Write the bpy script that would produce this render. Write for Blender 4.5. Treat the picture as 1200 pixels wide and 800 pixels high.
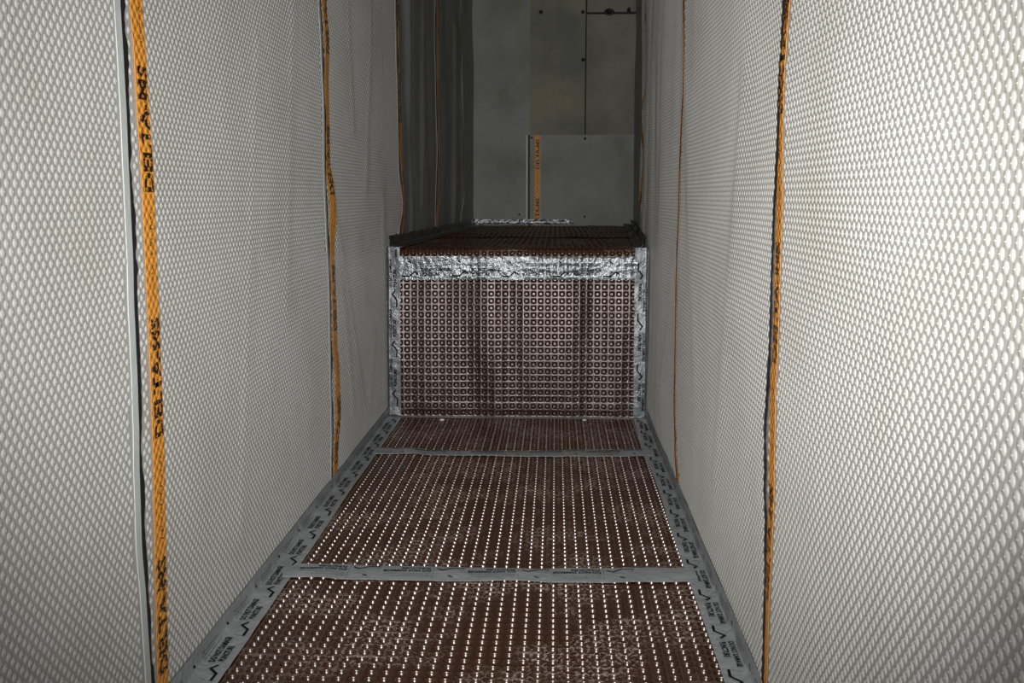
import bpy, math, random
import numpy as np
from mathutils import Vector, noise

for o in list(bpy.data.objects): bpy.data.objects.remove(o)
scene = bpy.context.scene
C = scene.collection
rnd = random.Random(4)

# ------------------------------------------------------------------ camera
F, CX, CY = 1220.0, 600.0, 400.0        # focal length in px of a 1200x800 frame
VX, VY = 651.0, 230.0                   # where the corridor axis vanishes
CAMH = 0.718
PITCH = math.atan((CY - VY) / F)
YAW = math.atan((VX - CX) / F * math.cos(PITCH))
fwd = Vector((-math.sin(YAW) * math.cos(PITCH), math.cos(YAW) * math.cos(PITCH), -math.sin(PITCH)))
rgt = Vector((math.cos(YAW), math.sin(YAW), 0))
upv = rgt.cross(fwd)
cam_d = bpy.data.cameras.new('camera')
cam_d.sensor_width = 36; cam_d.lens = 36 * F / 1200; cam_d.clip_start = 0.02
cam = bpy.data.objects.new('camera', cam_d); C.objects.link(cam)
cam.location = (0, 0, CAMH)
cam.rotation_euler = (math.pi / 2 - PITCH, 0, YAW)
scene.camera = cam

# ------------------------------------------------------------------ light
w = bpy.data.worlds.new('world'); scene.world = w; w.use_nodes = True
w.node_tree.nodes['Background'].inputs[0].default_value = (0.8, 0.9, 1, 1)
w.node_tree.nodes['Background'].inputs[1].default_value = 0.02

def lamp(name, kind, loc, energy, target=None, col=(1, 1, 1), **kw):
    d = bpy.data.lights.new(name, kind); d.energy = energy; d.color = col
    for k, v in kw.items(): setattr(d, k, v)
    o = bpy.data.objects.new(name, d); C.objects.link(o); o.location = loc
    if target is not None:
        o.rotation_euler = (Vector(target) - Vector(loc)).to_track_quat('-Z', 'Y').to_euler()
    return o
# the phone's flash, a hand's breadth from the lens: a narrow beam with a soft edge
lamp('flash', 'SPOT', (-0.02, -0.01, CAMH + 0.022), 185, (-0.12, 3.4, 0.60), (1, 0.985, 0.955),
     spot_size=math.radians(70), spot_blend=1.0, shadow_soft_size=0.006)
# soft area fill added behind the camera, out of view, to lift the walls
lamp('rear_fill', 'AREA', (-0.12, -1.0, 1.2), 18, (-0.12, 2.0, 0.9), (0.98, 0.985, 1),
     shape='RECTANGLE', size=0.7, size_y=1.6)

vs = scene.view_settings
vs.view_transform = 'Standard'; vs.look = 'None'; vs.gamma = 1.0
vs.use_curve_mapping = False; vs.exposure = 0.0

# ------------------------------------------------------------------ plan of the passage
D = 3.37            # depth of the step's front face
DB = 5.90           # depth of the far wall
TOPZ = 0.551        # height of the step
HZ = 2.35
Y0 = -1.2
XL0, XL1 = -0.552, -0.464
XR0, XR1 = 0.305, 0.440
def wx(side, y):
    a, b = (XL0, XL1) if side < 0 else (XR0, XR1)
    if y <= D: return a
    return a + (b - a) * (y - D) / (DB - D)
def ray(px, py):
    return (fwd + rgt * ((px - CX) / F) + upv * ((CY - py) / F))
def hit_z(px, py, z=0.0):
    d = ray(px, py); t = (z - CAMH) / d.z
    return Vector((0, 0, CAMH)) + d * t
def hit_y(px, py, y):
    d = ray(px, py); return Vector((0, 0, CAMH)) + d * (y / d.y)
def hit_wall(side, px, py):
    d = ray(px, py); x0 = XL0 if side < 0 else XR0
    t = x0 / d.x if d.x * side > 0 else 1e9
    if 0 < t and d.y * t <= D: p = d * t
    else:
        x1 = XL1 if side < 0 else XR1; m = (x1 - x0) / (DB - D)
        t = (x0 - m * D) / (d.x - m * d.y); p = d * t
        if t < 0 or p.y > DB: p = d * (DB / d.y)
    return p + Vector((0, 0, CAMH))
def curve_on_wall(side, pts):
    q = sorted([(p.z, p.y) for p in (hit_wall(side, *a) for a in pts)])
    def f(z):
        if z <= q[0][0]: return q[0][1]
        if z >= q[-1][0]: return q[-1][1]
        for (z0, y0), (z1, y1) in zip(q, q[1:]):
            if z0 <= z <= z1:
                k = (z - z0) / max(z1 - z0, 1e-6); k = k * k * (3 - 2 * k)
                return y0 + (y1 - y0) * k
    return f

# ------------------------------------------------------------------ materials
class NT:
    def __init__(s, name):
        s.m = bpy.data.materials.new(name); s.m.use_nodes = True
        s.t = s.m.node_tree; s.b = s.t.nodes['Principled BSDF']
    def n(s, kind, **kw):
        q = s.t.nodes.new(kind)
        for k, v in kw.items(): setattr(q, k, v)
        return q
    def put(s, sock, v):
        if isinstance(v, bpy.types.NodeSocket): s.t.links.new(v, sock)
        elif v is not None: sock.default_value = v
    def math(s, op, a, b=None, clamp=False):
        q = s.n('ShaderNodeMath', operation=op, use_clamp=clamp); s.put(q.inputs[0], a)
        if b is not None: s.put(q.inputs[1], b)
        return q.outputs[0]
    def noise(s, vec, scale, detail=3, rough=0.5):
        q = s.n('ShaderNodeTexNoise'); s.put(q.inputs['Vector'], vec); q.inputs['Scale'].default_value = scale
        q.inputs['Detail'].default_value = detail; q.inputs['Roughness'].default_value = rough
        return q.outputs['Fac']
    def ramp(s, fac, stops):
        q = s.n('ShaderNodeValToRGB'); s.put(q.inputs[0], fac); e = q.color_ramp.elements
        while len(e) < len(stops): e.new(0.5)
        for i, (p, c) in enumerate(stops):
            e[i].position = p; e[i].color = (c[0], c[1], c[2], 1) if not isinstance(c, (int, float)) else (c, c, c, 1)
        return q.outputs[0]
    def mix(s, fac, a, b, mode='MIX'):
        q = s.n('ShaderNodeMix', data_type='RGBA', blend_type=mode)
        s.put(q.inputs[0], fac); s.put(q.inputs[6], a); s.put(q.inputs[7], b)
        return q.outputs[2]
    def set(s, **kw):
        for k, v in kw.items(): s.put(s.b.inputs[k.replace('_', ' ')], v)
        return s
def rgb(r, g, b):
    f = lambda c: (c / 255 / 12.92) if c <= 10 else ((c / 255 + 0.055) / 1.055) ** 2.4
    return (f(r), f(g), f(b), 1)

LU, LV = 0.0165, 0.0172        # dimple lattice of the white membrane (staggered rows)
def lattice(nt, H=0.0013, R=0.0070):
    uv = nt.n('ShaderNodeUVMap', uv_map='UVMap').outputs[0]
    sp = nt.n('ShaderNodeSeparateXYZ'); nt.put(sp.inputs[0], uv)
    U = nt.math('DIVIDE', sp.outputs[0], LU); V = nt.math('DIVIDE', sp.outputs[1], LV)
    ds = []; es = []
    for o in (0.0, 0.5):
        a = nt.math('MULTIPLY', nt.math('SUBTRACT', nt.math('FRACT', nt.math('ADD', U, o + 100)), 0.5), LU)
        b = nt.math('MULTIPLY', nt.math('SUBTRACT', nt.math('FRACT', nt.math('ADD', V, o + 100)), 0.5), LV)
        aa = nt.math('MULTIPLY', a, a); bb = nt.math('MULTIPLY', b, b)
        ds.append(nt.math('ADD', aa, bb)); es.append(nt.math('ADD', aa, nt.math('MULTIPLY', bb, 4.0)))
    d2 = nt.math('MINIMUM', ds[0], ds[1])
    k = nt.math('SUBTRACT', 1.0, nt.math('DIVIDE', d2, R * R), clamp=True)
    h = nt.math('MULTIPLY', nt.math('POWER', k, 0.75), H)
    e2 = nt.math('MINIMUM', es[0], es[1])       # a small nib added on every dimple to catch a glint
    k2 = nt.math('SUBTRACT', 1.0, nt.math('DIVIDE', e2, 0.0021 ** 2), clamp=True)
    h = nt.math('ADD', h, nt.math('MULTIPLY', nt.math('POWER', k2, 0.6), 0.0012))
    bp = nt.n('ShaderNodeBump'); bp.inputs['Strength'].default_value = 1; bp.inputs['Distance'].default_value = 1
    nt.put(bp.inputs['Height'], h)
    return bp.outputs[0], k, uv
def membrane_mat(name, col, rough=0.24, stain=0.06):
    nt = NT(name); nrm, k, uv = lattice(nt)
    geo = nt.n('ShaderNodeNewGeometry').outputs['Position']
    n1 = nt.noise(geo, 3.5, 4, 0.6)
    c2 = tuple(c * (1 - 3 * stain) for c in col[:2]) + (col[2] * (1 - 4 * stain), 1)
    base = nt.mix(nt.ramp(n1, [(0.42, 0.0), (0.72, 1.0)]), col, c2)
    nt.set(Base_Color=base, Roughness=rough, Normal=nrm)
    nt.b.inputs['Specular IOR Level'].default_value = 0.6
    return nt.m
def plain(name, col, rough=0.5, metal=0.0, spec=0.5, nscale=None, namp=0.15, bump=None, bscale=60):
    nt = NT(name); geo = nt.n('ShaderNodeNewGeometry').outputs['Position']
    if nscale:
        f = nt.noise(geo, nscale, 4, 0.6)
        nt.set(Base_Color=nt.mix(nt.ramp(f, [(0.35, 0.0), (0.65, 1.0)]), col, tuple(c * (1 - namp) for c in col[:3]) + (1,)))
    else: nt.set(Base_Color=col)
    nt.set(Roughness=rough, Metallic=metal); nt.b.inputs['Specular IOR Level'].default_value = spec
    if bump:
        bp = nt.n('ShaderNodeBump'); bp.inputs['Distance'].default_value = bump
        nt.put(bp.inputs['Height'], nt.noise(geo, bscale, 4, 0.6)); nt.set(Normal=bp.outputs[0])
    return nt.m
def band_mat(name, col, rough=0.3, worn=None):
    nt = NT(name); nrm, k, uv = lattice(nt)
    if worn:   # print is missing on parts of the dimples
        g = nt.noise(uv, 330, 2, 0.5)
        m = nt.ramp(nt.math('ADD', nt.math('MULTIPLY', k, 0.45), g), [(0.86, 0.0), (0.90, 1.0)])
        col = nt.mix(m, col, worn)
    nt.set(Base_Color=col, Roughness=rough, Normal=nrm); return nt.m

M = {}
def smooth_membrane(name, col):
    nt = NT(name); geo = nt.n('ShaderNodeNewGeometry').outputs['Position']
    c2 = (col[0] * .88, col[1] * .87, col[2] * .83, 1)
    nt.set(Base_Color=nt.mix(nt.ramp(nt.noise(geo, 3.5, 4, 0.6), [(0.42, 0.0), (0.72, 1.0)]), col, c2), Roughness=0.16)
    nt.b.inputs['Specular IOR Level'].default_value = 0.9
    return nt.m
M['membrane_domed'] = smooth_membrane('raised_dimple_membrane', (0.455, 0.45, 0.432, 1))
M['membrane_back'] = membrane_mat('dimpled_shaded_membrane', (0.29, 0.295, 0.28, 1), 0.45, 0.12)  # membrane darkened in its colour to carry the far wall's shade
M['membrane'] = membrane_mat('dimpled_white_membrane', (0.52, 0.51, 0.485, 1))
M['membrane_far'] = membrane_mat('dimpled_dimmed_membrane', (0.31, 0.32, 0.31, 1), 0.38, 0.12)  # white membrane with the dimness above the step put into its colour
M['orange'] = band_mat('orange_print', (0.80, 0.33, 0.045, 1))
M['band_ink'] = band_mat('black_print', (0.008, 0.007, 0.007, 1), 0.3, (0.80, 0.33, 0.045, 1))
M['selvage'] = plain('smooth_selvage', (0.50, 0.53, 0.52, 1), 0.4, bump=0.0012, bscale=45)
M['sealant'] = plain('black_butyl', (0.010, 0.011, 0.015, 1), 0.5, bump=0.002, bscale=160)
M['ink'] = plain('tape_ink', (0.008, 0.009, 0.010, 1), 0.75, 0, 0.08)
M['fine_ink'] = plain('tape_fine_ink', (0.09, 0.095, 0.10, 1), 0.6, 0, 0.2)
M['tape'] = plain('grey_foil_tape', (0.42, 0.445, 0.46, 1), 0.34, 0.25, 0.5, 14, 0.18, 0.003, 70)
M['tape_dark'] = plain('dark_foil_tape', (0.10, 0.105, 0.11, 1), 0.3, 0.3, 0.5, 20, 0.4, 0.006, 45)
M['foil'] = plain('bright_foil_tape', (0.15, 0.162, 0.172, 1), 0.21, 0.5, 0.5, 20, 0.2, 0.003, 60)
M['concrete'] = plain('concrete', (0.22, 0.21, 0.2, 1), 0.85, nscale=6, namp=0.4, bump=0.002, bscale=30)
M['black_hole'] = plain('black_fastener', (0.006, 0.006, 0.006, 1), 0.5)
M['crumb'] = plain('pale_crumb', (0.75, 0.73, 0.68, 1), 0.5, bump=0.002, bscale=200)
def board_mat(name, col, dark):
    nt = NT(name); geo = nt.n('ShaderNodeNewGeometry').outputs['Position']
    f = nt.noise(geo, 2.2, 5, 0.6); g = nt.noise(geo, 40, 3, 0.5)
    a = nt.mix(nt.ramp(f, [(0.40, 0.0), (0.62, 1.0)]), col, dark)
    a = nt.mix(nt.math('MULTIPLY', g, 0.25), a, tuple(c * 0.7 for c in dark[:3]) + (1,))
    nt.set(Base_Color=a, Roughness=0.7); return nt.m
M['board_a'] = board_mat('stained_board', (0.34, 0.30, 0.215, 1), (0.19, 0.20, 0.165, 1))
M['board_b'] = board_mat('pale_board', (0.33, 0.30, 0.25, 1), (0.21, 0.19, 0.16, 1))

def brown_mat(name, dust=1.0, rough=0.22, spec=0.55, col=(0.047, 0.0160, 0.0052, 1)):
    nt = NT(name); geo = nt.n('ShaderNodeNewGeometry').outputs['Position']
    att = nt.n('ShaderNodeAttribute', attribute_name='web').outputs['Fac']
    patch = nt.ramp(nt.noise(geo, 5.0, 3, 0.6), [(0.46, 0.0), (0.58, 1.0)])
    fine = nt.ramp(nt.noise(geo, 75, 3, 0.6), [(0.44, 0.0), (0.49, 1.0), (0.54, 0.0)])
    web = nt.ramp(att, [(0.5, 0.0), (0.9, 1.0)])
    k = nt.math('MULTIPLY', nt.math('MULTIPLY', patch, fine), nt.math('MULTIPLY', web, 0.95 * dust))
    base = nt.mix(k, col, (0.46, 0.38, 0.32, 1))
    r = nt.math('ADD', rough, nt.math('MULTIPLY', k, 0.5))
    nt.set(Base_Color=base, Roughness=r); nt.b.inputs['Specular IOR Level'].default_value = spec
    return nt.m
M['brown'] = brown_mat('brown_dimpled_plastic', 1.0, 0.24, 0.8)
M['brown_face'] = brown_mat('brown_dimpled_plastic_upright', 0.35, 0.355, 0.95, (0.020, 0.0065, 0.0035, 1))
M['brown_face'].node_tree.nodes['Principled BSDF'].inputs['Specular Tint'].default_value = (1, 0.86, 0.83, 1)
M['brown_top'] = brown_mat('brown_dimpled_plastic_dusty', 0.7, 0.32, 0.5)

# ------------------------------------------------------------------ mesh helpers
def tag(o, label=None, cat=None, group=None, kind=None):
    if label: o['label'] = label
    if cat: o['category'] = cat
    if group: o['group'] = group
    if kind: o['kind'] = kind
    return o
def mesh_obj(name, verts, faces, mat, parent=None, uvs=None, smooth=True, web=None):
    me = bpy.data.meshes.new(name); me.from_pydata([tuple(v) for v in verts], [], faces)
    if uvs:
        ul = me.uv_layers.new(name='UVMap'); flat = []
        for l in me.loops: flat += uvs[l.vertex_index]
        ul.data.foreach_set('uv', flat)
    if web:
        a = me.attributes.new('web', 'FLOAT', 'POINT'); a.data.foreach_set('value', web)
    if smooth: me.polygons.foreach_set('use_smooth', [True] * len(me.polygons))
    me.materials.append(mat); me.update()
    o = bpy.data.objects.new(name, me); C.objects.link(o)
    if parent: o.parent = parent
    return o
def box(name, lo, hi, mat, kind='structure'):
    v = [(x, y, z) for z in (lo[2], hi[2]) for y in (lo[1], hi[1]) for x in (lo[0], hi[0])]
    f = [(0, 2, 3, 1), (4, 5, 7, 6), (0, 1, 5, 4), (2, 6, 7, 3), (0, 4, 6, 2), (1, 3, 7, 5)]
    o = mesh_obj(name, v, f, mat, smooth=False)
    if kind: o['kind'] = kind
    return o
def nz(x, y, z=0.0): return noise.noise(Vector((x, y, z)))
def normal(S, s, t, e=0.004):
    a = S(s + e, t) - S(s - e, t); b = S(s, t + e) - S(s, t - e)
    return a.cross(b).normalized()
def patch(name, S, s0, s1, t0, t1, ds, dt, mat, parent=None, thick=0.0015, off=0.0, uvf=None):
    """a sheet with real thickness over S(s,t); s0/s1 may be functions of t"""
    fs0 = s0 if callable(s0) else (lambda t: s0); fs1 = s1 if callable(s1) else (lambda t: s1)
    nt_ = max(1, int(math.ceil((t1 - t0) / dt)))
    ns = max(1, int(math.ceil(max(abs(fs1(t) - fs0(t)) for t in (t0, (t0 + t1) / 2, t1)) / ds)))
    V = []; UV = []; B = []
    for j in range(nt_ + 1):
        t = t0 + (t1 - t0) * j / nt_; a, b = fs0(t), fs1(t)
        for i in range(ns + 1):
            s = a + (b - a) * i / ns
            n = normal(S, s, t); p = S(s, t)
            V.append(p + n * off); B.append(p + n * (off - thick)); UV.append(uvf(s, t) if uvf else [s, t])
    W = ns + 1; Fc = [(j * W + i, j * W + i + 1, (j + 1) * W + i + 1, (j + 1) * W + i) for j in range(nt_) for i in range(ns)]
    N = len(V); rim = ([i for i in range(W)] + [j * W + ns for j in range(1, nt_ + 1)] +
           [nt_ * W + i for i in range(ns - 1, -1, -1)] + [j * W for j in range(nt_ - 1, 0, -1)])
    idx = {r: N + k for k, r in enumerate(rim)}
    V += [V[r] for r in rim]; UV += [UV[r] for r in rim]
    N2 = len(V); V += [B[r] for r in rim]; UV += [UV[r] for r in rim]
    L = len(rim)
    for k in range(L):
        a, b = N + k, N + (k + 1) % L
        Fc.append((b, a, a + L, b + L))
    return mesh_obj(name, V, Fc, mat, parent, UV)
def marks(name, polys, S, mat, parent, eps, uvf=None, maxlen=0.01):
    """2-D triangles / quads laid on the surface S"""
    V = []; Fc = []; UV = []
    for P, fs in polys:
        b = len(V)
        for (s, t) in P:
            V.append(S(s, t) + normal(S, s, t) * eps); UV.append(uvf(s, t) if uvf else [s, t])
        Fc += [tuple(b + i for i in f) for f in fs]
    if V: return mesh_obj(name, V, Fc, mat, parent, UV)

_txt = {}
def text2d(s):
    """unit-height lettering as 2-D triangles: (points, faces, width)"""
    if s in _txt: return _txt[s]
    cu = bpy.data.curves.new('lettering', 'FONT'); cu.body = s; cu.resolution_u = 2; cu.size = 1.0; cu.offset = 0.045
    o = bpy.data.objects.new('lettering', cu); C.objects.link(o)
    bpy.context.view_layer.update()
    dg = bpy.context.evaluated_depsgraph_get(); me = o.evaluated_get(dg).to_mesh()
    P = [(v.co.x, v.co.y) for v in me.vertices]; Fs = [tuple(p.vertices) for p in me.polygons]
    o.evaluated_get(dg).to_mesh_clear(); bpy.data.objects.remove(o); bpy.data.curves.remove(cu)
    x0 = min(p[0] for p in P); x1 = max(p[0] for p in P); y0 = 0.0; y1 = max(p[1] for p in P)
    P = [((x - x0) / (x1 - x0), (y - y0) / (y1 - y0)) for x, y in P]
    # consistent orientation
    out = []
    for f in Fs:
        a, b, c = P[f[0]], P[f[1]], P[f[2]]
        cr = (b[0] - a[0]) * (c[1] - a[1]) - (b[1] - a[1]) * (c[0] - a[0])
        out.append(f if cr > 0 else tuple(reversed(f)))
    _txt[s] = (P, out); return _txt[s]
def word(s, x, y, wd, h):
    P, Fs = text2d(s); return ([(x + p[0] * wd, y + p[1] * h) for p in P], Fs)
def stroke(pts, wd):
    out = []
    for (a, b) in zip(pts, pts[1:]):
        dx, dy = b[0] - a[0], b[1] - a[1]; l = math.hypot(dx, dy) or 1
        nx, ny = -dy / l * wd / 2, dx / l * wd / 2
        ex, ey = dx / l * wd * 0.3, dy / l * wd * 0.3
        out.append(([(a[0] - nx - ex, a[1] - ny - ey), (b[0] - nx + ex, b[1] - ny + ey), (b[0] + nx + ex, b[1] + ny + ey), (a[0] + nx - ex, a[1] + ny - ey)], [(0, 1, 2, 3)]))
    return out

# ------------------------------------------------------------------ the setting
XO, XP = -0.62, 0.62
box('floor', (XO, Y0, -0.12), (XP, DB + 0.1, -0.0105), M['concrete'])
box('ceiling', (XO, Y0, HZ), (XP, DB + 0.1, HZ + 0.1), M['concrete'])
def plan_wall(name, side):
    off = 0.013 * side; T = 0.1 * side
    ys = [Y0, D, DB + 0.1]; xs = [wx(side, y) + off for y in ys]
    V = []
    for x, y in zip(xs, ys):
        for z in (-0.0105, HZ):
            V += [(x, y, z), (x + T, y, z)]
    Fc = []
    for k in range(2):
        a = 4 * k; b = a + 4
        Fc += [(a, b, b + 2, a + 2), (a + 1, a + 3, b + 3, b + 1), (a, a + 1, b + 1, b), (a + 2, b + 2, b + 3, a + 3)]
    Fc += [(0, 2, 3, 1), (8, 9, 11, 10)]
    o = mesh_obj(name, V, Fc, M['concrete'], smooth=False); o['kind'] = 'structure'
plan_wall('wall_left', -1); plan_wall('wall_right', 1)
M['dark_wall'] = plain('dark_masonry', (0.03, 0.03, 0.03, 1), 0.9)
box('wall_back', (XO, DB + 0.012, -0.0105), (XP, DB + 0.11, HZ), M['dark_wall'])
box('wall_front', (XO, Y0 - 0.1, -0.0105), (XP, Y0, HZ), M['concrete'])
box('trim_1', (XL0 + 0.002, D + 0.012, -0.0105), (XR0 - 0.002, DB, TOPZ - 0.012), M['concrete'])

# ------------------------------------------------------------------ wall membrane
def dome_mesh(S, s0, s1, t0, t1, inside, R=0.0053, H=0.0015, NS=8, nib=True):
    """real raised dimples on the staggered lattice, as arrays of points and quads"""
    phis = [math.radians(a) for a in (0, 22, 50, 72)]
    tpl = []
    for ph in phis:
        for k in range(NS):
            a = 2 * math.pi * k / NS
            tpl.append((R * math.cos(ph) * math.cos(a), R * math.cos(ph) * math.sin(a), H * math.sin(ph)))
    nr = len(phis)
    if nib:      # short nib added to each dimple, shaped to catch the flash
        for (rr, hh) in ((1.0, .97 * H), (.88, H + .00025), (.5, H + .00048)):
            for k in range(NS):
                a = 2 * math.pi * k / NS; tpl.append((.0015 * rr * math.cos(a), .0009 * rr * math.sin(a), hh))
        nr += 3
    tpl.append((0, 0, H + (.0006 if nib else 0))); tpl = np.array(tpl)
    q = []
    for g in range(nr - 1):
        for k in range(NS):
            k2 = (k + 1) % NS; q.append((g * NS + k, g * NS + k2, (g + 1) * NS + k2, (g + 1) * NS + k))
    g = (nr - 1) * NS; tr = [(g + k, g + (k + 1) % NS, len(tpl) - 1) for k in range(NS)]
    cen = []; fr = []
    for j in range(int(t0 / (LV / 2)) + 1, int(t1 / (LV / 2))):
        t = j * LV / 2; off = 0.5 * (j % 2)
        for i in range(int(s0 / LU) - 1, int(s1 / LU) + 2):
            sx = (i + off) * LU
            if not inside(sx, t): continue
            p = S(sx, t); e = .003
            a = (S(sx + e, t) - p); a.normalize(); b = (S(sx, t + e) - p); b.normalize(); n = a.cross(b); n.normalize()
            cen.append(p); fr.append((a, b, n))
    cen = np.array([tuple(c) for c in cen]); fr = np.array([[tuple(v) for v in f] for f in fr])
    V = cen[:, None, :] + np.einsum('vk,nkc->nvc', tpl, fr)
    n = len(cen); base = (np.arange(n) * len(tpl))[:, None, None]
    Q = (np.array(q)[None] + base).reshape(-1, 4); T = (np.array(tr)[None] + base).reshape(-1, 3)
    return V.reshape(-1, 3), Q, T
def merge_domes(o, V, Q, T):
    me = o.data; nv = len(me.vertices); co = np.empty(nv * 3); me.vertices.foreach_get('co', co)
    polys = [tuple(p.vertices) for p in me.polygons]
    f4 = np.array([p for p in polys if len(p) == 4])
    allv = np.concatenate([co.reshape(-1, 3), V]); Q = Q + nv; T = T + nv
    loops = np.concatenate([f4.ravel(), Q.ravel(), T.ravel()]).astype(np.int32)
    n4 = len(f4) + len(Q); starts = np.concatenate([np.arange(n4) * 4, n4 * 4 + np.arange(len(T)) * 3]).astype(np.int32)
    m2 = bpy.data.meshes.new(me.name); m2.vertices.add(len(allv)); m2.vertices.foreach_set('co', allv.ravel().astype(np.float32))
    m2.loops.add(len(loops)); m2.loops.foreach_set('vertex_index', loops)
    m2.polygons.add(len(starts)); m2.polygons.foreach_set('loop_start', starts)
    m2.update(calc_edges=True); m2.polygons.foreach_set('use_smooth', [True] * len(starts))
    m2.materials.append(me.materials[0]); m2.update()
    o.data = m2; bpy.data.meshes.remove(me)
CREASE = {-1: [(1.75, 0.15, 1.95, 1.0, .004, .03), (2.55, 0.75, 2.75, 0.15, .007, .03), (2.62, 0.62, 2.95, 0.1, .006, .025), (3.1, .3, 3.0, .1, .01, .04),
               (3.85, .6, 3.8, 1.5, .014, .035), (4.1, .7, 4.15, 1.6, .01, .03), (5.0, .6, 5.05, 1.5, .02, .04), (5.35, .6, 5.3, 1.6, .015, .03), (3.0, .75, 3.15, 1.3, .009, .03), (3.28, .1, 3.3, .7, .012, .035), (2.85, .9, 2.8, 1.4, .006, .025), (2.1, .5, 2.25, 1.3, .005, .03)],
           1: [(1.7, .9, 1.9, .2, .004, .04), (2.7, .5, 2.9, .15, .008, .03), (2.2, .3, 2.6, 1.3, .004, .05), (4.2, .7, 4.3, 1.6, .012, .04), (3.7, .7, 3.6, 1.5, .01, .03)]}
def bulge(side, y, z):
    a = 0.0028 + 0.003 * max(0, min(1, (y - 1.2) / 2.5)) + (0.006 if y > D else 0)
    b = a * (nz(y * 3.2, z * 1.3, 7 * side) + 0.5 * nz(y * 9, z * 3.2, 3 + side))
    for (ya, za, yb, zb, am, wd) in CREASE[side]:
        k = (z - za) / (zb - za); k = max(0, min(1, k))
        yc = ya + (yb - ya) * k; zc = za + (zb - za) * k
        d2 = (y - yc) ** 2 + (z - zc) ** 2
        if d2 < 16 * wd * wd: b += am * math.exp(-d2 / (wd * wd)) * 0.8
    e = max(0, min(1, z / 0.08)); b *= e
    if y > D: b *= max(0, min(1, (z - TOPZ + .03) / 0.08))
    return b
def wall_surf(side, base, lift=None):
    """S(s,t): s runs to the viewer's right along the wall, t upward; normals look into the passage"""
    def S(s, t):
        y = s if side < 0 else -s
        x = wx(side, y) - side * (base + bulge(side, y, t) * 1.0)
        if lift: x -= side * lift(y, t)
        return Vector((x, y, t))
    return S
def lower_edge(y): return -0.002 if y < D else TOPZ

def dashes(s0, s1, t0, t1, r):
    """small unreadable print: a row of short strokes"""
    out = []; s = s0
    while s < s1:
        l = r.uniform(.003, .008)
        a = r.uniform(t0, (t0 + t1) / 2); b = r.uniform((t0 + t1) / 2, t1)
        out += stroke([(s, a), (s + l * .5, b), (s + l, a + .002)], .0018); s += l + r.uniform(.002, .006)
    return out

def wall_sheet(side, near, far, zb, label, flap_curve=None, band_curve=None, bw=0.04, mat='membrane', ztop=HZ - 0.005,
               black=0.010, lip=0.016, phase=0.0, res=0.014, domes=None, skip=None):
    """near/far: y(z). On the left the NEAR sheet's far edge laps over the next sheet; on the right the FAR sheet's near edge laps back."""
    flap = flap_curve
    def lift(y, z):
        if not flap: return 0
        d = (flap(z) - y) if side < 0 else (y - flap(z))
        if d < 0: d = 0
        return (0.0018 if side < 0 else 0.0014) * max(0, 1 - d / 0.07)
    S = wall_surf(side, 0.004, lift); uvf = lambda s, t: [s + phase, t + phase * .37]
    # the far side of a left sheet is its own flap; s ascending = y ascending (left) / y descending (right)
    if side < 0: a, b = near, far
    else: a, b = (lambda t: -far(t)), (lambda t: -near(t))
    o = patch('membrane_sheet', S, a, b, zb, ztop, res, res, M[mat], uvf=uvf)
    tag(o, label, 'wall lining', 'white dimpled lining sheets on the side walls')
    if domes:
        dn = domes
        def inside(s, t):
            y = s if side < 0 else -s
            if y < max(near(t) + .006, dn) or y > far(t) - .006: return False
            if flap and abs(y - flap(t)) < (lip if side < 0 else 0) + .005: return False
            if skip:
                e, bd, bw_ = skip
                if abs(y - bd(t)) < bw_ / 2 + .0045: return False
                if side < 0 and y < e(t) + .022: return False
                if side > 0 and y > e(t) - .020: return False
            return True
        ys = [near(t) for t in (0, .5, 1, 1.5)] + [far(t) for t in (0, .5, 1, 1.5)]
        y_lo, y_hi = max(min(ys) - .1, dn), max(ys) + .1
        a_, b_ = (y_lo, y_hi) if side < 0 else (-y_hi, -y_lo)
        merge_domes(o, *dome_mesh(S, a_, b_, zb + .03, 1.95, inside, nib=(min(ys) < 2.2)))
    if flap and side < 0:
        if side < 0: patch('selvage', S, lambda t: flap(t) - lip, lambda t: flap(t) + .0005, zb, ztop, .008, res, M['selvage'], o, .0008, .0009)
        else: patch('selvage', S, lambda t: -flap(t) - .0005, lambda t: -flap(t) + lip * 0, zb, ztop, .008, res, M['selvage'], o, .0008, .0009) if False else \
             patch('selvage', S, lambda t: -flap(t) - lip, lambda t: -flap(t) + .0005, zb, ztop, .008, res, M['selvage'], o, .0008, .0009)
    return o
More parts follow.
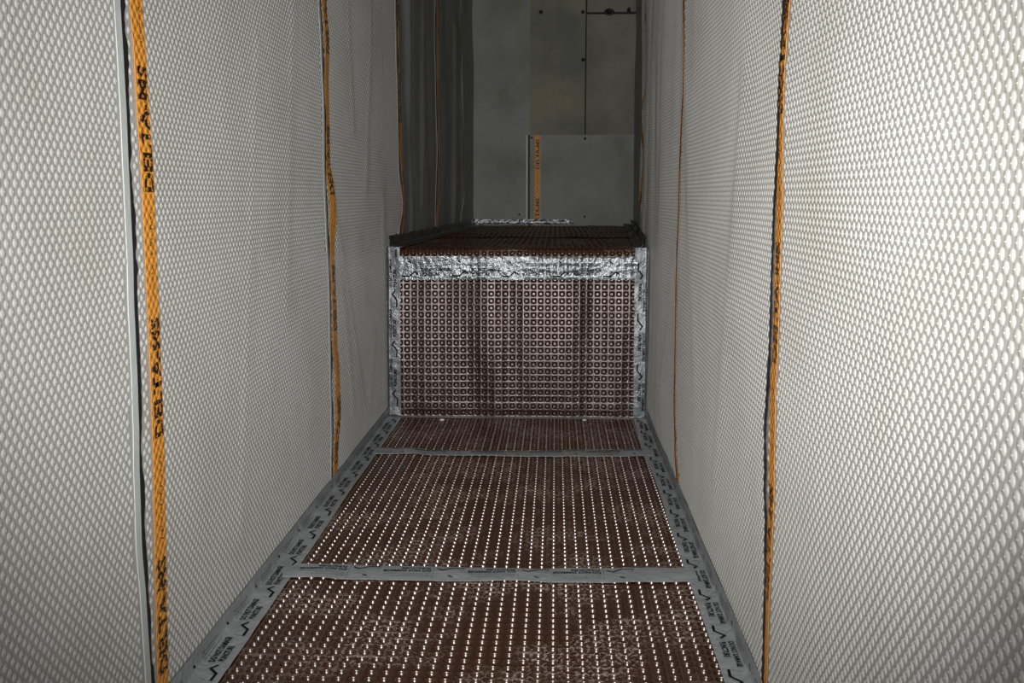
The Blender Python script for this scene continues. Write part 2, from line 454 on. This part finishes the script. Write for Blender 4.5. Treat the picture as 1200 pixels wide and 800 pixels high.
def sheet_marks(o, side, edge, band, bw, zb, ztop, black=0.010, phase=0.0, seed=1, gap=0.0):
    """black sealant line along the lapping edge and printed orange band, both on the sheet underneath"""
    S = wall_surf(side, 0.004); uvf = lambda s, t: [s + phase, t + phase * .37]; r = random.Random(seed)
    if edge:
        jit = lambda t: black * (0.8 + 0.6 * nz(t * 14, seed) + 0.3 * nz(t * 60, seed))
        if side < 0: patch('sealant_strip', S, lambda t: edge(t) - .004, lambda t: edge(t) + max(.002, jit(t)), zb, ztop, .006, .008, M['sealant'], o, .001, .0014)
        else: patch('sealant_strip', S, lambda t: -edge(t) - .004, lambda t: -edge(t) + max(.002, jit(t)), zb, ztop, .006, .008, M['sealant'], o, .001, .0014)
    if band:
        c = (lambda t: band(t)) if side < 0 else (lambda t: -band(t))
        bo = patch('printed_band', S, lambda t: c(t) - bw / 2, lambda t: c(t) + bw / 2, zb + .0, ztop, .008, .01, M['orange'], o, .0004, .0012, uvf)
        polys = []
        z = zb + 0.02 + 0.15 * r.random()
        P, Fs = text2d('DELTA-MS')
        def place(pp, z0):
            # reading direction = up (+t), letter tops towards smaller s
            return [(c(z0 + a) + bw * .36 - b, z0 + a) for (a, b) in pp]
        while z < min(ztop, 2.0):
            pp = [(p[0] * .165, p[1] * bw * .72) for p in P]
            polys.append((place(pp, z), Fs))
            for d in dashes(.19, .31, bw * .15, bw * .42, r): polys.append((place(d[0], z), d[1]))
            z += 0.334
        marks('lettering', polys, S, M['band_ink'], bo, .0019, uvf)

L1 = curve_on_wall(-1, [(134, 0), (139, 80), (142, 130), (145, 200), (149, 290), (151, 370), (153.5, 430), (155.5, 490), (157, 560), (160, 640), (165, 700), (171, 800)])
LB1 = curve_on_wall(-1, [(154, 0), (159, 70), (163, 140), (168, 210), (171, 290), (175, 380), (177, 440), (180, 520), (182, 600), (184, 680), (186, 760), (187, 800)])
L2 = curve_on_wall(-1, [(371, 0), (374, 60), (377, 130), (378, 200), (380, 270), (382, 320), (383.5, 380), (385, 440), (386.5, 500), (386, 560)])
LB2 = curve_on_wall(-1, [(378, 0), (381, 50), (380.5, 100), (382, 150), (383, 200), (387, 245), (387, 300), (390, 400), (393, 435), (394.5, 480), (391.5, 540), (391, 560)])
L3 = curve_on_wall(-1, [(461, 0), (462, 70), (463.6, 110), (464.4, 150), (463.8, 200), (468, 240), (465, 270)])
LB3 = curve_on_wall(-1, [(463.5, 0), (465, 40), (466, 100), (467.2, 150), (468, 190), (471, 225), (472.5, 250), (469, 272)])
L4 = curve_on_wall(-1, [(509, 0), (508, 60), (510, 120), (511, 180), (510.5, 230), (510, 265)])
LB4 = curve_on_wall(-1, [(512, 0), (512, 80), (513, 150), (514, 190), (515, 225), (512.5, 260)])
L5 = curve_on_wall(-1, [(539, 0), (538, 100), (541, 200), (539, 262)])
LB5 = curve_on_wall(-1, [(541.5, 0), (540.5, 100), (543, 200), (541, 262)])
R1 = curve_on_wall(1, [(922.5, 0), (920, 50), (917, 110), (916, 160), (913, 210), (911, 250), (909, 300), (907.5, 340), (905.5, 400), (903, 440), (899.8, 495), (899.5, 560), (900.5, 620), (900, 690), (897, 790)])
RB1 = curve_on_wall(1, [(927, 0), (923, 50), (920.5, 90), (919.5, 130), (918.5, 180), (918, 250), (916, 300), (914.5, 350), (912, 410), (909.5, 450), (908, 530), (907.5, 590), (905, 650), (902.5, 700), (900, 790)])
R2 = curve_on_wall(1, [(803.5, 0), (803, 60), (802, 100), (799.5, 150), (797.6, 200), (796.8, 240), (795, 290), (793.5, 400), (792, 470), (793, 530), (795, 560)])
RB2 = curve_on_wall(1, [(805, 0), (804.6, 60), (803.4, 100), (801, 150), (799, 200), (798, 240), (796.2, 290), (794.2, 400), (792.8, 470), (794, 530), (796.5, 560)])
R3 = curve_on_wall(1, [(756.5, 0), (756, 60), (754.2, 110), (753.3, 160), (752.6, 220), (752, 262)])
RB3 = curve_on_wall(1, [(758.2, 0), (758.6, 50), (757.5, 90), (755.3, 130), (755.2, 190), (754.3, 230), (753, 262)])

cst = lambda v: (lambda t: v)
zt = HZ - .005
sh = wall_sheet(-1, cst(-1.15), L1, 0.0, 'white dimpled wall sheet filling the left edge of the picture, nearest on the left wall', L1, phase=.003, res=.02, mat='membrane_domed', domes=.6)
sh = wall_sheet(-1, lambda t: L1(t) - .06, L2, 0.0, 'white dimpled left wall sheet with the widest orange band, beside the nearest floor mat', L2, phase=.011, mat='membrane_domed', domes=.6, skip=(L1, LB1, .04), lip=.014)
sheet_marks(sh, -1, L1, LB1, .040, 0.0, zt, .018, .011, 3)
sh = wall_sheet(-1, lambda t: L2(t) - .06, L3, 0.0, 'grey-white dimpled left wall sheet reaching from the second orange band to the step face', L3, phase=.005, lip=.014, mat='membrane_domed', domes=.6, skip=(L2, LB2, .045))
sheet_marks(sh, -1, L2, LB2, .045, 0.0, zt, .022, .005, 8)
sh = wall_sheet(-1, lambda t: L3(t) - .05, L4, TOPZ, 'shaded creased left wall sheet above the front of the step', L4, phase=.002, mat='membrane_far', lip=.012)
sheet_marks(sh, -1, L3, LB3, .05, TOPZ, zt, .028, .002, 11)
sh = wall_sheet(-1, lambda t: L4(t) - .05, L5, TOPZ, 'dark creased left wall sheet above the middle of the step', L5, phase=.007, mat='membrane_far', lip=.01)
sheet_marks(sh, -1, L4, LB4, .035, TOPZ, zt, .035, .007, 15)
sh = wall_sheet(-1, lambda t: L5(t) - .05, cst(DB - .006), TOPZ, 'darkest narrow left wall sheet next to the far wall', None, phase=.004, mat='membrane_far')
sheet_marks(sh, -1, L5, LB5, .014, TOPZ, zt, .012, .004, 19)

sh = wall_sheet(1, cst(-1.15), lambda t: R1(t) + .06, 0.0, 'brightest white dimpled wall sheet filling the right edge of the picture', None, phase=.006, res=.02, mat='membrane_domed', domes=.35, skip=(R1, RB1, .034))
sheet_marks(sh, 1, R1, RB1, .034, 0.0, zt, .016, .006, 23)
sh = wall_sheet(1, R1, lambda t: R2(t) + .06, 0.0, 'white dimpled right wall sheet between its two long orange bands, beside the middle floor mat', R1, phase=.001, mat='membrane_domed', domes=.6, skip=(R2, RB2, .034), lip=.004)
sheet_marks(sh, 1, R2, RB2, .034, 0.0, zt, .008, .001, 27)
sh = wall_sheet(1, R2, lambda t: max(R3(t) + .05, D + .02), 0.0, 'narrow grey dimpled right wall sheet ending beside the step face', R2, phase=.009, lip=.004, mat='membrane_domed', domes=.6)
sheet_marks(sh, 1, R3, RB3, .05, TOPZ + .0, zt, .012, .009, 31)
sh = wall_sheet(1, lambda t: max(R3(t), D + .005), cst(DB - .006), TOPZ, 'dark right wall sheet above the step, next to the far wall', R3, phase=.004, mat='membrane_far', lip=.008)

# ------------------------------------------------------------------ brown dimpled mats (real recessed cups)
PT = 0.023
def cup_mat(name, x0n, x1n, prof, n_rows, mat, label, wob=0.0008, seed=0.0, lips=((.0089, .0001, 1), (.0083, .0008, .6), (.0079, .0020, .2), (.0073, .0045, 0), (.0060, .0076, 0), (.0050, .0085, 0), (.0030, .0088, 0)), clip=False, wobx=0.0):
    """prof(v) -> (y, z, ny, nz) at arc length v; columns x0n..x1n are cup indices (cup k at x = k*PT)"""
    NS = 12; V = []; Fc = []; W = []
    ang = [2 * math.pi * (k + .5) / NS for k in range(NS)]
    rings = []
    h = PT / 2
    for a in ang:
        c, s = math.cos(a), math.sin(a); m = max(abs(c), abs(s)); rings.append((c / m * h, s / m * h))
    # corner snapping keeps the web a closed square
    def put(x, v, d, wv):
        y, z, ny, nzz = prof(v)
        k = wobx * nz(x * 13 + seed, v * 1.2) + wob * (nz(x * 7 + seed, v * 4) + .5 * nz(x * 19, v * 9 + seed)) - d
        V.append((x, y + ny * k, z + nzz * k)); W.append(wv)
    sq = 0.12
    for r in range(n_rows):
        for c in range(x0n, x1n + 1):
            x = c * PT; v = (r + .5) * PT
            if clip:
                yy = prof(v)[0]
                if x > wx(1, yy) - .034 or x < wx(-1, yy) + .034: continue
            jj = 1 + .04 * nz(c * 3.1, r * 2.7, seed)
            b = len(V)
            for cx, cy in ((-h, -h), (h, -h), (h, h), (-h, h)): put(x + cx, v + cy, 0, 1)
            for (rad, dd, wv) in lips:
                for a in ang:
                    cc, ss = math.cos(a), math.sin(a)
                    q = 1 + sq * (abs(cc * ss) * 2) * (rad > .007)
                    put(x + cc * rad * q * jj, v + ss * rad * q * jj, dd, wv)
            put(x, v, lips[-1][1], 0)
            # web: 4 corners to the 12-point ring
            R = b + 4
            # ring index quadrants: corner 2 (+,+) between k=0..2, corner 3 (-,+) 3..5, corner 0 (-,-) 6..8, corner 1 (+,-) 9..11
            cor = [2, 3, 0, 1]
            for qd in range(4):
                co = b + cor[qd]; k0 = qd * 3
                Fc += [(co, R + k0 + 1, R + k0), (co, R + k0 + 2, R + k0 + 1)]
                Fc.append((co, b + cor[(qd + 1) % 4], R + (k0 + 3) % NS, R + k0 + 2))
            for g in range(len(lips) - 1):
                A = R + g * NS; B2 = A + NS
                for k in range(NS):
                    k2 = (k + 1) % NS; Fc.append((A + k, A + k2, B2 + k2, B2 + k))
            A = R + (len(lips) - 1) * NS; ce = R + len(lips) * NS
            for k in range(NS): Fc.append((A + k, A + (k + 1) % NS, ce))
    o = mesh_obj(name, V, Fc, mat, web=W)
    tag(o, label, 'drainage mat', 'brown dimpled mats on the floor and the step')
    return o
def flat_prof(y0): return lambda v: (y0 + v, 0.0, 0.0, 1.0)

yn_far = hit_z(560, 671).y; yf = hit_z(600, 531).y
n1 = int((yn_far - .45) / PT)
cup_mat('drainage_mat', -23, 12, flat_prof(yn_far - .004 - n1 * PT), n1, M['brown'], 'nearest brown dimpled floor mat at the bottom of the picture', seed=1.0)
n2 = int((yf - yn_far) / PT)
cup_mat('drainage_mat', -23, 12, flat_prof(yn_far + .002), n2, M['brown'], 'middle brown dimpled floor mat between the two cross tapes', seed=4.0)
n3 = int((D - yf - .03) / PT)
cup_mat('drainage_mat', -23, 12, flat_prof(D - .036 - n3 * PT), n3, M['brown'], 'short brown dimpled floor mat at the foot of the step', seed=9.0)

def face_prof(v):
    # slightly bowed upright sheet
    z = .002 + v; b = .004 * math.exp(-((z - .04) / .02) ** 2) + .003 * math.sin(z * 9)
    db = (face_b(z + .001) - face_b(z - .001)) / .002
    L = math.hypot(1, db)
    return (D - face_b(z), z, -1 / L, -db / L)
def face_b(z): return .020 * (1 - min(1, z / .45) ** 2) + .0018 * math.exp(-((z - .035) / .012) ** 2)
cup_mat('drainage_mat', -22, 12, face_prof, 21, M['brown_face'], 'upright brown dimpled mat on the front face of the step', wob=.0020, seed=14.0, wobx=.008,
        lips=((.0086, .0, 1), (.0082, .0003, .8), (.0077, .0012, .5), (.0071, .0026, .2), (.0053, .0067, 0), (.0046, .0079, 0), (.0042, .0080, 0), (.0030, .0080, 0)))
# mat folded over the nosing of the step
RB = 0.018
zc0 = .502
def nose_prof(v):
    l1 = (TOPZ - RB) - zc0; arc = RB * math.pi / 2
    if v < l1: return (D - .0015, zc0 + v, -1, 0)
    if v < l1 + arc:
        a = (v - l1) / RB
        return (D - .0015 + RB - RB * math.cos(a), TOPZ - RB + RB * math.sin(a), -math.cos(a), math.sin(a))
    return (D - .0015 + RB + v - l1 - arc, TOPZ, 0, 1)
SEAMY = hit_z(650, 278.5, TOPZ).y
nn = int((SEAMY - D + .05) / PT)
cup_mat('drainage_mat', -22, 12, nose_prof, nn, M['brown_top'], 'brown dimpled mat folded over the front edge of the step', wob=.0025, seed=20.0)
yb0 = nose_prof(nn * PT)[0]
def top_prof(v):
    y = yb0 - .012 + v; k = v / 1.4
    return (y, TOPZ + .004 + .003 * math.sin(k * 2.4), 0, 1)
nb = int((DB - .02 - yb0) / PT)
cup_mat('drainage_mat', -20, 16, top_prof, nb, M['brown_top'], 'dark dimpled mat on the rear half of the step top', wob=.005, seed=31.0, clip=True)

# ------------------------------------------------------------------ tapes
TW = 0.0755; TILE = 0.163
def tape_print(o, S, s0, s1, seed=0, phase=0.0, twist=1.0, fine=True):
    big = []; fin = []; r = random.Random(seed); s = s0 + phase
    while s < s1:
        P = [(0, .012), (.022, .011), (.040, .026), (.051, .018)]
        items = []
        for a, b in zip(P, P[1:]): items.append(stroke([a, b], .0046)[0])
        items += stroke([(.020, .060), (.027, .055)], .0042)
        items.append(word('DO NOT DAMAGE', .063, .0275, .092, .0105)); items.append(word('PUNCTURE', .065, .0130, .056, .0100))
        keep = []
        for pp, ff in items:
            q = [(s + a, b) for a, b in pp]
            if min(a for a, b in q) >= s0 + .002 and max(a for a, b in q) <= s1 - .002: keep.append((q, ff))
        big += keep
        fl = []
        for tt, a, b in ((.046, .064, .152), (.053, .064, .120), (.060, .064, .135)):
            x = a
            while x < b:
                l = r.uniform(.005, .012); fl += stroke([(x, tt), (min(x + l, b), tt)], .0016); x += l + .0025
        fl += stroke([(.058, .008), (.058, .066)], .0009) + stroke([(.0, .012), (.0, .020), (.006, .03)], .0009)
        for pp, ff in fl:
            q = [(s + a, b) for a, b in pp]
            if min(a for a, b in q) >= s0 + .002 and max(a for a, b in q) <= s1 - .002: fin.append((q, ff))
        s += TILE
    marks('printed_marking', big, S, M['ink'], o, .0012)
    if fine: marks('fine_print', fin, S, M['fine_ink'], o, .0010)

def wr(s, t, amp, seed):
    return amp * (nz(s * 16, t * 22, seed) + .7 * nz(s * 45, t * 30, seed + 2))
# L-shaped tape along the foot of a wall: t from the mat side over the fold up the wall
def edge_tape(side, y0, y1, wf, label, seed, phase):
    x_w = abs(XL0 if side < 0 else XR0) - .0065
    r = 0.008
    def S(s, t):
        y = s if side < 0 else -s
        wv = wf + .004 * nz(y * 2.2, seed)
        k = wr(s, t, .0016, seed) + .0022
        k += .004 * max(0, nz(y * 11, seed + 5)) * math.exp(-((t - wv) / .012) ** 2)
        # rounded corner
        if t < wv - r: x, z, nx, nzv = x_w - (wv - t), 0.0, 0, 1
        elif t < wv + r * .57:
            a = (t - (wv - r)) / r; a = min(a, math.pi / 2)
            x, z, nx, nzv = x_w - r + r * math.sin(a), r - r * math.cos(a), -math.sin(a), math.cos(a)
        else: x, z, nx, nzv = x_w, r + (t - wv - r * .57), -1, 0
        if x_w - x > wf: pass
        return Vector(((x + nx * k) * side, y, z + nzv * k))
    a, b = (y0, y1) if side < 0 else (-y1, -y0)
    o = patch('edge_tape', S, a, b, 0, TW, .012, .0055, M['tape'], None, .0007)
    tag(o, label, 'tape', 'grey tapes along the edges and joints'); tape_print(o, S, a, b, seed, phase); return o
edge_tape(-1, .45, D - .01, .047, 'grey printed tape along the foot of the left wall', 3, .02)
edge_tape(1, .45, D - .01, .043, 'grey printed tape along the foot of the right wall', 7, .05)

def poly(pts):
    def f(x):
        if x <= pts[0][0]: return pts[0][1]
        for (a, b), (c, d) in zip(pts, pts[1:]):
            if x <= c:
                k = (x - a) / (c - a); k = k * k * (3 - 2 * k); return b + (d - b) * k
        return pts[-1][1]
    return f
def cross_tape(top_px, bot_px, x0, x1, label, seed, phase, amp=.0011):
    ft = poly([(p.x, p.y) for p in (hit_z(*a) for a in top_px)]); fb = poly([(p.x, p.y) for p in (hit_z(*a) for a in bot_px)])
    def S(s, t):
        x = -s; k = t / TW; y = ft(x) * (1 - k) + fb(x) * k
        rise = .0038
        return Vector((x, y, rise + wr(s, t, amp, seed) + .0016 * math.sin(math.pi * k)))
    o = patch('cross_tape', S, -x1, -x0, 0, TW, .009, .0055, M['tape'], None, .0007)
    tag(o, label, 'tape', 'grey tapes along the edges and joints'); tape_print(o, S, -x1, -x0, seed, phase); return o
cross_tape([(340, 662), (400, 663), (440, 664.5), (500, 665.5), (560, 667), (620, 668), (700, 667.5), (760, 667), (815, 667.5)],
           [(330, 678), (375, 677.5), (400, 680.5), (450, 681.5), (500, 682), (560, 682.5), (600, 681.5), (650, 684), (700, 684.5), (760, 683.5), (822, 683)],
           -.515, .272, 'wide grey printed tape across the floor between the nearest and middle mats', 12, .118)
cross_tape([(452, 526), (480, 525.5), (510, 528.5), (560, 529), (620, 529), (680, 528), (757, 527.5)],
           [(442, 533), (480, 532.5), (510, 534.5), (560, 535), (620, 536), (690, 536), (765, 535.5)],
           -.510, .278, 'narrow-looking crumpled grey tape across the floor near the step', 17, .03, .0018)

# tapes on the step's face
zt0 = .4505
def S_face(s, t):
    x, z = s, zt0 + t
    cx = (x / PT - round(x / PT)) * PT; zz = (z / PT - math.floor(z / PT) - .5) * PT
    d = math.hypot(cx, zz)
    k = .0026 - .0030 * max(0, min(1, .35 + 1.8 * nz(x * 6, 5.5))) * math.exp(-(d / .0062) ** 2) + wr(s, t, .0008, 40)
    return Vector((x, D - .0042 - k, z + .002 * nz(x * 5, 3)))
o = patch('nosing_tape', S_face, -.506, .268, 0, TW, .0048, .0048, M['foil'], None, .0007)
tag(o, 'shiny silver tape pressed across the top of the step face', 'tape', 'grey tapes along the edges and joints'); tape_print(o, S_face, -.506, .268, 41, .01)
def side_face_tape(side, label, seed, phase):
    x_w = abs(XL0 if side < 0 else XR0) - .0065; r = .006; wf = .042; TWf = .060
    def S(s, t):
        z = s if side < 0 else -s
        k = wr(s, t, .0016, seed) + .0024 + .004 * max(0, nz(z * 12, t * 20, seed)) * (1 if (z > .44 or z < .04) else 0)
        wv = wf + .0025 * nz(z * 6, seed)
        if t < wv - r: x, yy, nx, ny = x_w - (wv - t), 0, 0, -1
        elif t < wv + r * .57:
            a = min((t - (wv - r)) / r, math.pi / 2)
            x, yy, nx, ny = x_w - r + r * math.sin(a), -(r - r * math.cos(a)), -math.sin(a), -math.cos(a)
        else: x, yy, nx, ny = x_w, -(r + t - wv - r * .57), -1, 0
        return Vector(((x + nx * k) * side, D - .0045 - .020 * max(0, 1 - (z / .45) ** 2) + yy + ny * k, z))
    a, b = (.006, TOPZ + .004) if side < 0 else (-TOPZ - .004, -.006)
    o = patch('side_tape', S, a, b, 0, TWf, .008, .005, M['foil'] if False else M['tape_face'], None, .0007)
    tag(o, label, 'tape', 'grey tapes along the edges and joints'); tape_print(o, S, a, b, seed, phase); return o
M['tape_face'] = plain('grey_foil_tape_upright', (0.15, 0.162, 0.172, 1), 0.33, 0.3, 0.5, 14, 0.18, 0.0022, 60)
side_face_tape(-1, 'upright grey printed tape along the left edge of the step face', 51, .03)
side_face_tape(1, 'upright grey printed tape along the right edge of the step face', 55, .05)

def top_tape(side, y0, y1, wf, wu, label, seed, amp):
    r = .01
    def S(s, t):
        y = s if side < 0 else -s
        x_w = abs(wx(side, y)) - .0075
        k = .004 + amp * (.6 + nz(s * 10, t * 24, seed) + .9 * nz(s * 38, t * 36, seed + 1))
        hh = wf + .006 * nz(y * 5, seed)
        if t < hh - r: x, z, nx, nzv = x_w - (hh - t), TOPZ, 0, 1
        elif t < hh + r * .57:
            a = min((t - (hh - r)) / r, math.pi / 2)
            x, z, nx, nzv = x_w - r + r * math.sin(a), TOPZ + r - r * math.cos(a), -math.sin(a), math.cos(a)
        else: x, z, nx, nzv = x_w, TOPZ + r + (t - hh - r * .57) * (1 + .35 * nz(y * 13, seed + 3)), -1, 0
        return Vector(((x + nx * k) * side, y, z + nzv * k))
    a, b = (y0, y1) if side < 0 else (-y1, -y0)
    o = patch('top_edge_tape', S, a, b, 0, wf + wu, .012, .006, M['tape_dark'], None, .0008)
    return tag(o, label, 'tape', 'grey tapes along the edges and joints')
top_tape(-1, D + .002, DB - .03, .052, .036, 'dark crumpled tape along the left wall on top of the step', 61, .0035)
top_tape(1, D + .002, DB - .03, .050, .034, 'dark bunched tape along the right wall on top of the step', 66, .009)

# ------------------------------------------------------------------ far wall
def bw_surf(off, amp=.003, seed=0):
    return lambda s, t: Vector((s, DB - off - amp * (1 + nz(s * 6, t * 3, seed) + .6 * nz(s * 15 + t * 9, t * 11, seed + 1)), t))
q = lambda px, py: hit_y(px, py, DB)
xa, xm, xj = q(618, 100).x, q(619, 100).x, q(686, 100).x
zpatch = q(680, 158).z; zjoint = q(700, 16).z
S0 = bw_surf(.004, .003, 3)
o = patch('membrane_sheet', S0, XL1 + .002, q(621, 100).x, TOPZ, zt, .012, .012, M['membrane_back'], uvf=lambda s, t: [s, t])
tag(o, 'tall grey dimpled sheet on the left part of the far wall', 'wall lining')
def panel(name, x0, x1, z0, z1, mat, label, th=.008, y=DB):
    g = .0015; v = []; x0 += .0015; x1 -= .0015; z0 += .0015; z1 -= .0015
    b = .002
    for (yy, i) in ((y + .011, 0), (y + .011 - th + b, 0), (y + .011 - th, b)):
        v += [(x0 + i, yy, z0 + i), (x1 - i, yy, z0 + i), (x1 - i, yy, z1 - i), (x0 + i, yy, z1 - i)]
    f = [(0, 3, 2, 1), (8, 9, 10, 11)]
    f = [(3, 2, 1, 0)]+[(8, 9, 10, 11)]
    for a in (0, 4):
        for k in range(4): f.append((a + k, a + (k + 1) % 4, a + 4 + (k + 1) % 4, a + 4 + k))
    o = mesh_obj(name, v, f, mat, smooth=False); return tag(o, label, 'board', 'boards on the far wall')
panel('wall_board', xm, xj, TOPZ + .0, zt, M['board_a'], 'brownish stained board in the middle of the far wall')
panel('wall_board', xj + .0025, XR1 + .008, TOPZ + .0, zjoint, M['board_b'], 'pale board on the right of the far wall, below the dark horizontal joint')
panel('wall_board', xj + .0045, XR1 + .008, zjoint + .007, zt, M['board_b'], 'board at the top right of the far wall, above the dark horizontal joint')
S1 = bw_surf(.006, .0025, 9)
xs0 = q(617, 200).x
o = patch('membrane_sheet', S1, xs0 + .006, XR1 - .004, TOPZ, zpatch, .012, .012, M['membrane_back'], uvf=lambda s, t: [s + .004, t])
tag(o, 'low grey dimpled sheet with an upright orange band on the right of the far wall', 'wall lining')
patch('selvage', S1, xs0 - .001, xs0 + .0065, TOPZ, zpatch, .006, .012, M['selvage'], o, .001, .003)
patch('sealant_strip', S1, xs0 + .0045, xs0 + .020, TOPZ, zpatch, .006, .012, M['sealant'], o, .001, .002)
bx = q(630, 200).x; bwid = .034
bo = patch('printed_band', S1, bx - bwid / 2, bx + bwid / 2, TOPZ, zpatch, .006, .012, M['orange'], o, .0004, .0012, lambda s, t: [s + .004, t])
P, Fs = text2d('DELTA-MS'); polys = []
for ztop_px in (163, 232):
    z1 = q(630, ztop_px).z; z0 = z1 - .165
    pts = [(bx + bwid * .33 - p[1] * bwid * .66, z0 + p[0] * .165) for p in P]
    if z0 < TOPZ:
        keep = [f for f in Fs if min(pts[i][1] for i in f) > TOPZ + .002]; polys.append((pts, keep))
    else: polys.append((pts, Fs))
r = random.Random(5); z1 = q(630, 200).z
polys += [([(bx + .002 - b, z1 - .12 + a) for a, b in pp], ff) for pp, ff in dashes(0, .11, -.004, .006, r)]
marks('lettering', polys, S1, M['band_ink'], bo, .0018)
# selvage line where the tall sheet ends beside the boards
def disc(name, px, py, rad, mat, label, off, cat='fastener', group=None, sx=1.0, parent=None):
    p = q(px, py); V = []; Fc = []; n = 14
    prof = [(1, 0), (1, .5), (.82, .85), (.4, 1), (.4, .7)]
    for (a, b) in prof:
        for k in range(n):
            t = 2 * math.pi * k / n
            V.append((p.x + rad * a * math.cos(t) * sx, p.y - off - b * .005, p.z + rad * a * math.sin(t)))
    for g in range(len(prof) - 1):
        for k in range(n):
            k2 = (k + 1) % n; Fc.append((g * n + k, g * n + k2, (g + 1) * n + k2, (g + 1) * n + k))
    V.append((p.x, p.y - off - .0035, p.z)); L = (len(prof) - 1) * n
    for k in range(n): Fc.append((L + k, L + (k + 1) % n, len(V) - 1))
    Fc.append(tuple(range(n - 1, -1, -1)))
    o = mesh_obj(name, V, Fc, mat, smooth=True); return tag(o, label, cat, group)
gg = 'black fasteners on the far wall'
for (px, py, rd, off, lb, sx) in (
    (634, 14, .011, -.0035, 'round black fastener near the top of the stained middle board', 1),
    (683, 14, .010, -.0035, 'round black fastener on the left end of the dark horizontal joint of the far wall', 1),
    (714, 14, .019, -.0035, 'largest black fastener, in the middle of the dark horizontal joint', 1.5),
    (737, 12.5, .018, -.0035, 'black fastener on the right end of the dark horizontal joint of the far wall', .6),
    (683.5, 70, .011, -.0035, 'round black fastener halfway down the upright joint between the boards', 1),
    (623, 161.5, .006, .008, 'small black fastener at the top left corner of the low far sheet', 1),
    (685.5, 162.5, .007, .008, 'small black fastener at the middle of the top edge of the low far sheet', 1),
    (685, 254, .006, .008, 'small black fastener low on the right part of the low far sheet', 1),
    (608.5, 251, .006, .006, 'small black fastener low on the tall grey far sheet', 1)):
    disc('fastener', px, py, rd, M['black_hole'], lb, off, group=gg, sx=sx)
def S_back(s, t):
    hh = .026; r_ = .008; k = .004 + .004 * (.5 + nz(s * 26, t * 40, 70) + .6 * nz(s * 80, t * 60, 71))
    if t < hh: return Vector((s, DB - .018 - (hh - t), TOPZ + .008 + k))
    return Vector((s, DB - .016 - k, TOPZ + .01 + (t - hh)))
o = patch('back_edge_tape', S_back, XL1 + .012, q(672, 260).x, 0, .055, .006, .005, M['foil'], None, .0008)
tag(o, 'bright crumpled silver tape at the foot of the far wall', 'tape', 'grey tapes along the edges and joints')

# ------------------------------------------------------------------ crumbs
def crumb(px, py, z, rad, label, seed):
    p = hit_z(px, py, z); V = []; Fc = []; n = 10
    for j in range(1, 6):
        th = math.pi * j / 6
        for k in range(n):
            ph = 2 * math.pi * k / n; rr = rad * (1 + .5 * nz(j * 2.1, k * 1.7, seed))
            V.append((p.x + 1.5 * rr * math.sin(th) * math.cos(ph), p.y + rr * math.sin(th) * math.sin(ph), z + rad * .6 + rr * .6 * math.cos(th)))
    for j in range(4):
        for k in range(n): Fc.append((j * n + k, (j + 1) * n + k, (j + 1) * n + (k + 1) % n, j * n + (k + 1) % n))
    Fc += [tuple(range(n)), tuple(range(5 * n - 1, 4 * n - 1, -1))]
    o = mesh_obj('debris_crumb', V, Fc, M['crumb']); tag(o, label, 'debris', 'crumbs at the foot of the step')
crumb(518, 493, .0008, .006, 'white crumb on the short mat, left part of the step foot', 1)
crumb(685, 493, .0008, .005, 'white crumb on the short mat, right part of the step foot', 2)
